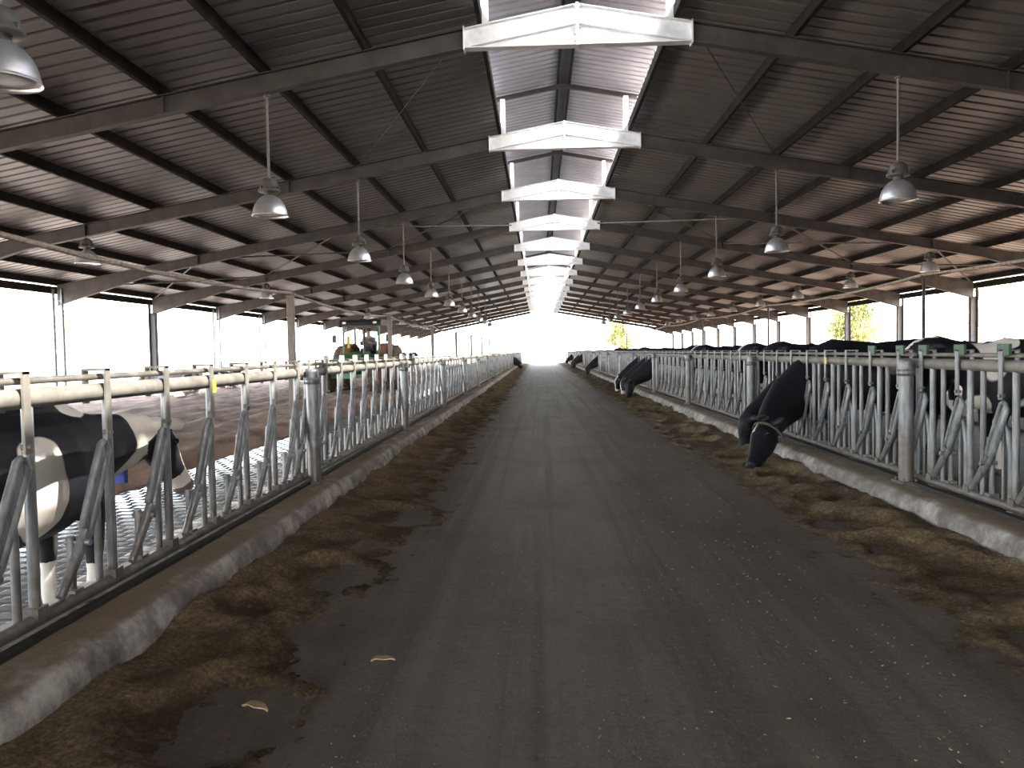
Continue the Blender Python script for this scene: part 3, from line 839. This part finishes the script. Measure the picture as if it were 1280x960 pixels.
def paint(me, info, seed, amount, blaze=.0, legs=True, star=False):
    """the coat: each animal's own patches"""
    hp, hm, d, yv, nv = (info[k] for k in ('hp', 'hm', 'd', 'yv', 'nv'))
    L = (hm - hp).length
    wv, pv = [], []
    for v in me.vertices:
        p = v.co
        n = noise.noise((p.x * 1.7 + seed * 7.3, p.y * 1.3 + seed * 3.1, p.z * 1.7 + seed)) + .25 * noise.noise((p.x * 4 + seed, p.y * 4, p.z * 4))
        a = .5 + (n - (.42 - amount)) * 3
        q = p - hp; t = q.dot(d); side = q.dot(yv); f = q.dot(nv)
        onhead = -.1 < t < L + .12 and abs(side) < .2 and abs(f) < .26
        if onhead and p.x > .95:
            a *= 1 - min(1, max(0, (t + .04) / .10))
            a = a if t < .06 else 0
            if blaze and abs(side) < blaze * (1 - .25 * t / L) and f > (.0 if blaze > .08 else -.02): a = 1
            if blaze > .08 and f > .02 and t < L * .9: a = 1
            if blaze and t > L * .74 and f > -.2: a = max(a, .8)
            if star and .03 < t < .16 and abs(side - .01) < .018 and f > -.03: a = 1
        if legs and p.z + 0 < .42 and p.x < .95: a = max(a, .9 if p.z < .36 else a)
        if amount > -.3 and legs and p.z < .72 and -.85 < p.x < -.2 and abs(p.y) < .2 and info['dz'] == 0: a = 1
        wv.append(min(1, max(0, a)))
        k = 0
        if onhead and t > L * .93 and amount > -1: k = 1
        if info['dz'] == 0 and p.z < .07 and p.x < 1.0: k = 1
        pv.append(k)
    for nme, vals in (('white', wv), ('pink', pv)):
        at = me.attributes.new(nme, 'FLOAT', 'POINT'); at.data.foreach_set('value', vals)
CACHE = {}
def cow_data(pose, seed, amount, blaze, legs, star, vox, turn):
    key = (pose, seed, amount, blaze, legs, star, vox, turn)
    if key not in CACHE:
        b = (pose, vox, turn)
        if b not in CACHE: CACHE[b] = cow_mesh(pose, vox, turn)
        me, info = CACHE[b]; me = me.copy(); me.name = 'body'
        paint(me, info, seed, amount, blaze, legs, star); CACHE[key] = (me, info)
    return CACHE[key]
eye_m = MB().blob((0, 0, 0), (.022, .022, .022), nu=10, nv=8).mesh('eye', M['eye'])
eartag_m = MB().box((0, 0, 0), (.012, .055, .065)).mesh('ear_tag', M['yellow_plastic'])
def cow(loc, heading, pose, label, seed=1, amount=-.1, blaze=0, legs=True, star=False, vox=.03, turn=(0, 0), scale=1, detail=True, group=None, tags=False):
    me, info = cow_data(pose, seed, amount, blaze, legs, star, vox, turn)
    t = thing('cow', label, 'cow', loc, heading, group, scale)
    t.location.z += .6 * 0
    b = link('body', me, t)
    hp, d, yv, nv = info['hp'], info['d'], info['yv'], info['nv']
    if detail:
        for q in (-1, 1):
            link('eye', eye_m, t, hp + d * .17 + yv * (q * .136) - nv * .03)
            if tags: link('ear_tag', eartag_m, t, hp + yv * (q * .24) - nv * .06 + d * .03)
    return t, info
FZ = -.15      # floor on the left; the right floor is level with it
HX = PI        # heading of a cow facing the lane from the right
def strap_ring(t, c, ax, ru, rv, up_, m, name, th=.022):
    ax = Vector(ax).normalized(); u = Vector(up_); u = (u - ax * u.dot(ax)).normalized(); w_ = ax.cross(u); c = Vector(c)
    mb = MB(); n = 28; ring = []
    for k in range(n):
        a = 2 * PI * k / n
        o_ = u * (math.cos(a) * ru) + w_ * (math.sin(a) * rv)
        ring.append([c + o_ + ax * th, c + o_ * 1.06 + ax * th, c + o_ * 1.06 - ax * th, c + o_ - ax * th])
    vs_ = [p for r in ring for p in r]
    fs = [(i * 4 + j, i * 4 + (j + 1) % 4, ((i + 1) % n) * 4 + (j + 1) % 4, ((i + 1) % n) * 4 + j) for i in range(n) for j in range(4)]
    mb.add(vs_, fs, True)
    return mb.build(name, m, t)

# the black cow feeding nearest on the right
ta, inf = cow((3.58, 10.42, .0), PI + .04, 'reach', 'all-black cow with a strap, head through the right fence down in the silage, nearest feeding', 3, -2, 0, False, True, .018, (0, 0), 1.05, True, None)
strap_ring(ta, inf['hp'] + inf['d'] * .05 - inf['nv'] * .075, inf['d'] + inf['nv'] * .05, .138, .17, inf['yv'], M['strap'], 'halter', .016)
tb, _ = cow((3.74, 11.62, .0), PI + .15, 'eat', 'black cow feeding just behind the strapped black cow, its head partly hidden', 4, -2, 0, False, False, .03, (0, 0), .96)
R = [  # x, y, heading, pose, seed, amount, blaze, label
    (3.75, 5.75, PI / 2 - .05, 'low', 9, -.02, .05, 'black and white cow walking away behind the nearest right fence panel'),
    (5.7, 6.2, PI / 2 + .1, 'stand', 21, .05, .0, 'black cow with white flank patches standing behind the cow at the nearest right panel'),
    (4.9, 8.9, PI * .97, 'stand', 12, .22, .05, 'cow with a broad white patch on its back, standing near the second green-tabbed clamp'),
    (7.4, 11.3, PI * .55, 'stand', 31, -.08, 0, 'mostly black cow standing broadside behind the strapped feeding cow'),
    (4.4, 13.0, PI * 1.02, 'stand', 15, -.3, .0, 'black cow standing back from the right fence beyond the feeding pair'),
    (7.2, 14.6, PI * .5, 'stand', 16, .08, .0, 'black cow with a white rump standing beside the slim post on the right'),
    (4.6, 15.2, PI * .97, 'stand', 17, .05, .06, 'white-faced black and white cow facing the right fence beyond the third post'),
    (6.2, 17.2, PI * .6, 'stand', 18, -.3, .0, 'black cow standing at an angle well behind the right fence'),
    (4.3, 18.4, PI * 1.0, 'stand', 19, -.1, .05, 'black and white cow facing the lane behind the third right panel'),
    (4.5, 20.6, PI * 1.03, 'stand', 22, -.3, .0, 'dark cow behind the right fence just before the group with heads through'),
    (6.8, 21.5, PI * .45, 'stand', 23, .1, .0, 'patched cow standing broadside deep in the right-hand pen'),
    (4.6, 31.0, PI * .98, 'stand', 25, -.15, .0, 'black cow with small white marks standing beyond the three feeding cows'),
    (6.5, 34.5, PI * .5, 'stand', 26, -.3, .0, 'black cow broadside in the middle of the right pen'),
    (4.4, 39.0, PI, 'stand', 27, 0, .0, 'distant patched cow facing the right fence'),
    (5.4, 52.0, PI * .6, 'stand', 28, -.3, .0, 'far black cow standing behind the right fence'),
]
for (x, y, hd, ps, sd, am, bl, lab) in R:
    cow((x, y, .02), hd, ps, lab, sd, am, bl, True, False, .026 if y < 8 else .034, (0, 0), 1.02 if y > 6 else .86, True, 'cows in the right-hand pen', tags=(y < 8))
RE = [(23.9, 41, -2, 0, False, 'black cow with head through the right fence, nearest of the middle group'),
      (25.2, 42, -.05, .05, True, 'black cow with white cheek, head down at the right kerb in the middle group'),
      (27.0, 43, .05, .07, True, 'white-faced cow looking over the right kerb, farthest of the middle group'),
      (44.6, 44, -2, 0, False, 'lone black cow feeding at the right kerb beyond the middle group'),
      (62.0, 45, -.2, 0, False, 'nearer of two far black cows feeding side by side on the right'),
      (65.0, 46, -2, 0, False, 'farther of two far black cows feeding side by side on the right'),
      (79.0, 47, -.1, .05, True, 'last cow feeding near the far end of the right fence')]
for (y, sd, am, bl, lg, lab) in RE:
    cow((3.55, y, .0), PI + .05 * math.sin(sd), 'eat', lab, sd, am, bl, lg, False, .034, (.0, .12) if sd != 43 else (0, -.1), 1, True, 'cows feeding along the right kerb')
for (y, sd, am, lab) in ((66.0, 51, -.2, 'nearer of two far dark cows feeding on the left near the far end'), (70.0, 52, -.1, 'farther of two far dark cows feeding on the left near the far end')):
    cow((-3.75, y, FZ), 0.05, 'eat', lab, sd, am, .05, True, False, .034, (0, .12), 1, True, 'cows feeding along the left kerb')
# the cow behind the near left fence
tl, inf = cow((-3.62, 4.35, FZ), PI / 2 - .06, 'walk', 'black and white cow with a collar and blue tag walking behind the near left fence', 61, .20, .10, True, False, .018, (0, 0), .93, True)
strap_ring(tl, (1.06, 0, 1.09), (1, 0, -.1), .135, .20, (0, 1, 0), M['strap'], 'collar', .02)
cb = MB().box((1.08, -.05, .855), (.05, .085, .10))
cb.build('collar_tag', M['blue_plastic'], tl)
LC = [(-9.5, 33.0, .3, 'lie', 71, .0, 'black and white cow lying on the bedding left of the tractor'),
      (-11.5, 47.0, 1.2, 'stand', 72, .15, 'patched cow standing on the bedding far behind the tractor'),
      (-17.8, 40.0, .2, 'stand', 73, .05, 'black and white cow standing outside the left columns'),
      (-21.0, 52.0, 2.4, 'stand', 74, -.2, 'dark cow standing in the sun outside on the left'),
      (-13.6, 28.0, 2.9, 'lie', 75, .1, 'pale patched cow lying near the solid left column'),
      (-14.4, 34.5, 1.5, 'lie', 77, -.05, 'dark patched cow lying by the lattice columns'),
      (-10.2, 58.0, 2.0, 'stand', 78, -.2, 'small distant dark cow on the left bedding beyond the second pipe post'),
      (-12.8, 70.0, .4, 'stand', 79, -.1, 'farthest cow standing on the left bedding')]
for (x, y, hd, ps, sd, am, lab) in LC:
    cow((x, y, (.06 if x > -15.8 else -.55)), hd, ps, lab, sd, am, .05, True, False, .036, (0, 0), 1, True, 'cows on the left side')

# ------------------------------------------------------------------ tractor and driver
TR = thing('tractor', 'green tractor with a black cab roof and dusty red wheels standing on the left bedding', 'tractor', (-7.45, 30.5, .05), -PI / 2 - .08)
# local +x = forward (towards the camera)
def wheel(c, R_, W_):
    c = Vector(c)
    mb = MB().lathe([(R_ * .60, -W_ / 2), (R_ * .93, -W_ / 2), (R_, -W_ * .38), (R_, W_ * .38), (R_ * .93, W_ / 2), (R_ * .60, W_ / 2), (R_ * .58, 0), (R_ * .60, -W_ / 2)], c, 28, 'y')
    n = 20
    for i in range(n):
        a = 2 * PI * i / n
        for q in (-1, 1):
            aa = a + (PI / n if q > 0 else 0)
            mb.box(c + Vector((math.cos(aa) * R_ * 1.0, q * W_ * .22, math.sin(aa) * R_ * 1.0)), (.05, W_ * .45, .07), (0, -aa + PI / 2, q * .4))
    w_ = mb.build('wheel', M['tyre'], TR)
    rm = MB().lathe([(.001, -.05), (R_ * .25, -.06), (R_ * .55, -.02), (R_ * .60, -W_ * .42), (R_ * .62, -W_ * .42), (R_ * .62, W_ * .42), (R_ * .60, W_ * .42), (R_ * .55, .02), (R_ * .25, .06), (.001, .05)], c, 24, 'y')
    rm.build('rim', M['rust'], w_)
for q in (-1, 1):
    wheel((-.9, q * .98, .86), .86, .50); wheel((1.45, q * .86, .60), .60, .38)
    mb = MB(); n = 10; pr = []
    for i in range(n + 1):
        a = math.radians(15 + 130 * i / n); pr.append((-.9 + math.cos(a) * .97, .86 + math.sin(a) * .97))
    pr2 = [(-.9 + math.cos(math.radians(15 + 130 * (n - i) / n)) * .93, .86 + math.sin(math.radians(15 + 130 * (n - i) / n)) * .93) for i in range(n + 1)]
    mb.prism(pr + pr2, q * .55, q * .93, lambda p, t: (p[0], t, p[1])); mb.build('fender', M['rust'], TR)
mb = MB(); mb.prism([(-.1, .75), (1.85, .72), (1.95, .95), (1.92, 1.25), (1.7, 1.38), (-.1, 1.50)], -.34, .34, lambda p, t: (p[0], t, p[1])); mb.build('hood', M['trac_green'], TR)
gr = MB()
for k in range(6): gr.box((1.955, 0, .86 + k * .065), (.03, .5, .03))
gr.build('grille', M['trac_black'], TR)
MB().box((.4, 0, .72), (2.6, .4, .4)).box((-1.0, 0, .80), (.5, 1.5, .35)).box((1.45, 0, .60), (.16, 1.4, .14)).box((-.7, 0, 1.05), (1.3, 1.3, .14)).build('chassis', M['trac_green'], TR)
MB().tube([(1.0, .42, 1.3), (1.0, .42, 2.2), (.96, .42, 2.3)], .05, 10).build('exhaust', M['trac_black'], TR)
mb = MB()
for x in (-1.45, .0):
    for q in (-1, 1): mb.box((x, q * .70, 1.82), (.07, .07, 1.5))
mb.box((-.72, .70, 1.25), (1.5, .05, .3)).box((-.72, -.70, 1.25), (1.5, .05, .3)).box((-1.46, 0, 1.25), (.05, 1.4, .3)).box((.0, 0, 1.35), (.05, 1.4, .12))
mb.build('cab_frame', M['trac_green'], TR)
mb = MB(); mb.prism([(-1.6, 2.5), (.15, 2.5), (.2, 2.6), (.05, 2.72), (-1.5, 2.72), (-1.65, 2.6)], -.82, .82, lambda p, t: (p[0], t, p[1])); rf = mb.build('cab_roof', M['trac_black'], TR)
for q in (-.6, .6): MB().box((.19, q, 2.60), (.04, .14, .08)).build('work_light', M['white_plastic'], rf)
MB().box((-.95, 0, 1.30), (.5, .5, .12)).box((-1.2, 0, 1.62), (.12, .5, .6), (0, -.1, 0)).build('seat', M['trac_black'], TR)
MB().box((-.35, -.62, 1.75), (.03, .1, .7)).build('door_panel', M['yellow_paint'], TR)
st = MB(); 
st.tube([(-.32 + .0, .19 * math.cos(a * PI / 10), 1.68 + .17 * math.sin(a * PI / 10)) for a in range(21)], .016, 6); st.tube([(-.32, 0, 1.68), (-.05, 0, 1.35)], .025, 8); st.tube([(-.32, -.18, 1.68), (-.32, .18, 1.68)], .012, 6)
st.build('steering_wheel', M['trac_black'], TR)
for q in (-1, 1):
    MB().tube([(.0, q * .75, 2.2), (.05, q * 1.05, 2.15), (.05, q * 1.05, 1.9)], .018, 6).box((.06, q * 1.05, 2.0), (.05, .14, .28)).build('mirror', M['trac_black'], TR)
    MB().box((1.97, q * .2, 1.18), (.03, .12, .09)).build('headlight', M['white_plastic'], TR)

def skin_body(name, verts, edges, radii, m, parent, sub=2):
    me = bpy.data.meshes.new(name); me.from_pydata(verts, edges, []); o = link(name, me, parent)
    sk = o.modifiers.new('skin', 'SKIN'); o.modifiers.new('sub', 'SUBSURF').levels = sub; o.modifiers['sub'].render_levels = sub
    for i, r in enumerate(radii): me.skin_vertices[0].data[i].radius = (r, r) if not isinstance(r, tuple) else r
    me.skin_vertices[0].data[0].use_root = True
    sk.use_smooth_shade = True
    me.materials.append(m)
    dg = bpy.context.evaluated_depsgraph_get()
    out = bpy.data.meshes.new_from_object(o.evaluated_get(dg))
    o.modifiers.clear(); o.data = out
    return o
D = thing('person', 'person in a grey shirt sitting at the wheel of the green tractor', 'person', (0, 0, 0), TR.rotation_euler.z)
D.location = TR.location + Vector((0, 0, .12))
vb = [(-.98, 0, 1.42), (-1.0, 0, 1.62), (-1.0, 0, 1.82), (-.98, 0, 1.94), (-.97, 0, 2.02), (-.95, 0, 2.10), (-.95, 0, 2.22),
      (-.99, .19, 1.88), (-.86, .25, 1.66), (-.55, .19, 1.72), (-.42, .18, 1.74), (-.99, -.19, 1.88), (-.86, -.25, 1.66), (-.55, -.19, 1.72), (-.42, -.18, 1.74),
      (-.95, .10, 1.42), (-.52, .14, 1.44), (-.40, .14, 1.10), (-.95, -.10, 1.42), (-.52, -.14, 1.44), (-.40, -.14, 1.10), (-.28, .14, 1.06), (-.28, -.14, 1.06)]
eb = [(0, 1), (1, 2), (2, 3), (3, 4), (4, 5), (5, 6), (3, 7), (7, 8), (8, 9), (9, 10), (3, 11), (11, 12), (12, 13), (13, 14), (0, 15), (15, 16), (16, 17), (0, 18), (18, 19), (19, 20), (17, 21), (20, 22)]
rb = [.15, .14, .16, .10, .055, .085, .075, .07, .05, .038, .04, .07, .05, .038, .04, .09, .07, .05, .09, .07, .05, .045, .045]
skin_body('body', vb, eb, rb, M['skin'], D)
vs_ = [(-.985, 0, 1.44), (-1.0, 0, 1.62), (-1.0, 0, 1.82), (-.985, 0, 1.93), (-.99, .19, 1.88), (-.86, .25, 1.66), (-.66, .21, 1.70), (-.99, -.19, 1.88), (-.86, -.25, 1.66), (-.66, -.21, 1.70)]
skin_body('shirt', vs_, [(0, 1), (1, 2), (2, 3), (3, 4), (4, 5), (5, 6), (3, 7), (7, 8), (8, 9)], [.175, .165, .185, .12, .09, .066, .055, .09, .066, .055], M['shirt'], D)
skin_body('trousers', [(-.98, 0, 1.40), (-.95, .10, 1.42), (-.52, .14, 1.445), (-.40, .14, 1.14), (-.95, -.10, 1.42), (-.52, -.14, 1.445), (-.40, -.14, 1.14)], [(0, 1), (1, 2), (2, 3), (0, 4), (4, 5), (5, 6)], [.16, .11, .085, .065, .11, .085, .065], M['trouser'], D)
MB().blob((-.975, 0, 2.22), (.10, .085, .085)).build('hair', M['hair'], D)
mb = MB().blob((-.855, 0, 2.14), (.025, .016, .02))
mb.build('nose', M['skin'], D)

# ------------------------------------------------------------------ far things outside on the left
B = thing('feed_cart', 'low grey cart carrying a brown box, standing outside far off on the left', 'cart', (-23.4, 58, -.55), .1)
MB().box((0, 0, 1.05), (2.9, 1.3, .16)).build('deck', M['chord'], B)
for a in (-.9, .9):
    for q in (-.6, .6):
        MB().lathe([(.2, -.1), (.46, -.1), (.48, 0), (.46, .1), (.2, .1), (.2, -.1)], (a, q, .48), 16, 'y').build('wheel', M['tyre'], B)
MB().box((0, 0, .8), (.14, 1.2, .5)).box((.9, 0, .48), (.1, 1.3, .1)).box((-.9, 0, .48), (.1, 1.3, .1)).box((0, 0, .9), (2.2, .5, .2)).build('chassis', M['chord'], B)
mb = MB()
for q in (-1, 1):
    for k in range(4): mb.box((0, q * .4, 1.2 + k * .14), (.9, .04, .12)); mb.box((q * .43, 0, 1.2 + k * .14), (.04, .8, .12))
mb.box((0, 0, 1.15), (.88, .8, .04)); mb.build('box', M['wood'], B)

# ------------------------------------------------------------------ trees outside
def tree_mesh(seed, h, cw, leaves, m):
    r_ = random.Random(seed)
    tb = MB(); pts = [Vector((.12 * math.sin(i * .9 + seed), .12 * math.cos(i * 1.1 + seed) - .1, h * .6 * i / 5)) for i in range(6)]
    tb.tube(pts, [.2 * h / 8 * (1 - .12 * i) for i in range(6)], 10)
    cl = []
    for k in range(13):
        a = r_.uniform(0, 2 * PI); e = r_.uniform(.1, 1.1); st = pts[r_.randint(2, 5)]
        L = cw * r_.uniform(.5, 1.0); end = st + Vector((math.cos(a) * math.cos(e) * L, math.sin(a) * math.cos(e) * L, math.sin(e) * L * 1.1))
        mid = (st + end) / 2 + Vector((0, 0, .15 * L)); tb.tube([st, mid, end], [.06 * h / 8, .04 * h / 8, .012], 6)
        cl += [end, mid, (mid + end) / 2]
    lf = MB()
    for _ in range(leaves):
        c = r_.choice(cl); p = c + Vector((r_.gauss(0, 1), r_.gauss(0, 1), r_.gauss(0, .8))) * cw * .19
        s_ = r_.uniform(.10, .22) * h / 8
        R_ = Euler((r_.uniform(0, 6), r_.uniform(0, 6), r_.uniform(0, 6))).to_matrix()
        lf.add([p + R_ @ Vector(q) * s_ for q in ((-1, 0, 0), (-.3, .4, .1), (.4, .36, .05), (1, 0, -.1), (.4, -.36, .05), (-.3, -.4, .1))], [(0, 1, 2, 3), (0, 3, 4, 5)], False)
    return tb.mesh('trunk', M['bark']), lf.mesh('foliage', m, False)
TM = [tree_mesh(3, 8, 3.0, 1500, M['leaf']), tree_mesh(8, 9, 2.6, 1000, M['leaf']), tree_mesh(14, 8, 3.0, 5200, M['leaf_dry'])]
TREES = [(12.0, 128, 2, .95, 'yellow-green tree beyond the far end of the barn, right of the lane'),
         (25, 40, 1, .9, 'loose green tree outside the right columns, nearest of that side'),
         (29, 55, 0, 1.0, 'green tree outside the right side, second from the near end'),
         (27, 72, 2, .9, 'yellow-leaved tree outside on the right towards the far end'),
         (33, 92, 0, 1.0, 'green tree outside on the right, farthest from the near end'),
         (-30, 38, 1, 1.0, 'sparse tree far outside the left columns, nearest of that side'),
         (-36, 55, 0, 1.0, 'green tree outside the left side, second from the near end'),
         (-34, 78, 1, 1.0, 'sparse tree outside on the left, third from the near end'),
         (-30, 105, 0, 1.0, 'green tree outside on the left, farthest from the near end')]
for (x, y, k, sc, lab) in TREES:
    t = thing('tree', lab, 'tree', (x, y, -.56), rnd.uniform(0, 6), 'trees outside the barn', sc)
    link('trunk', TM[k][0], t); link('foliage', TM[k][1], t)
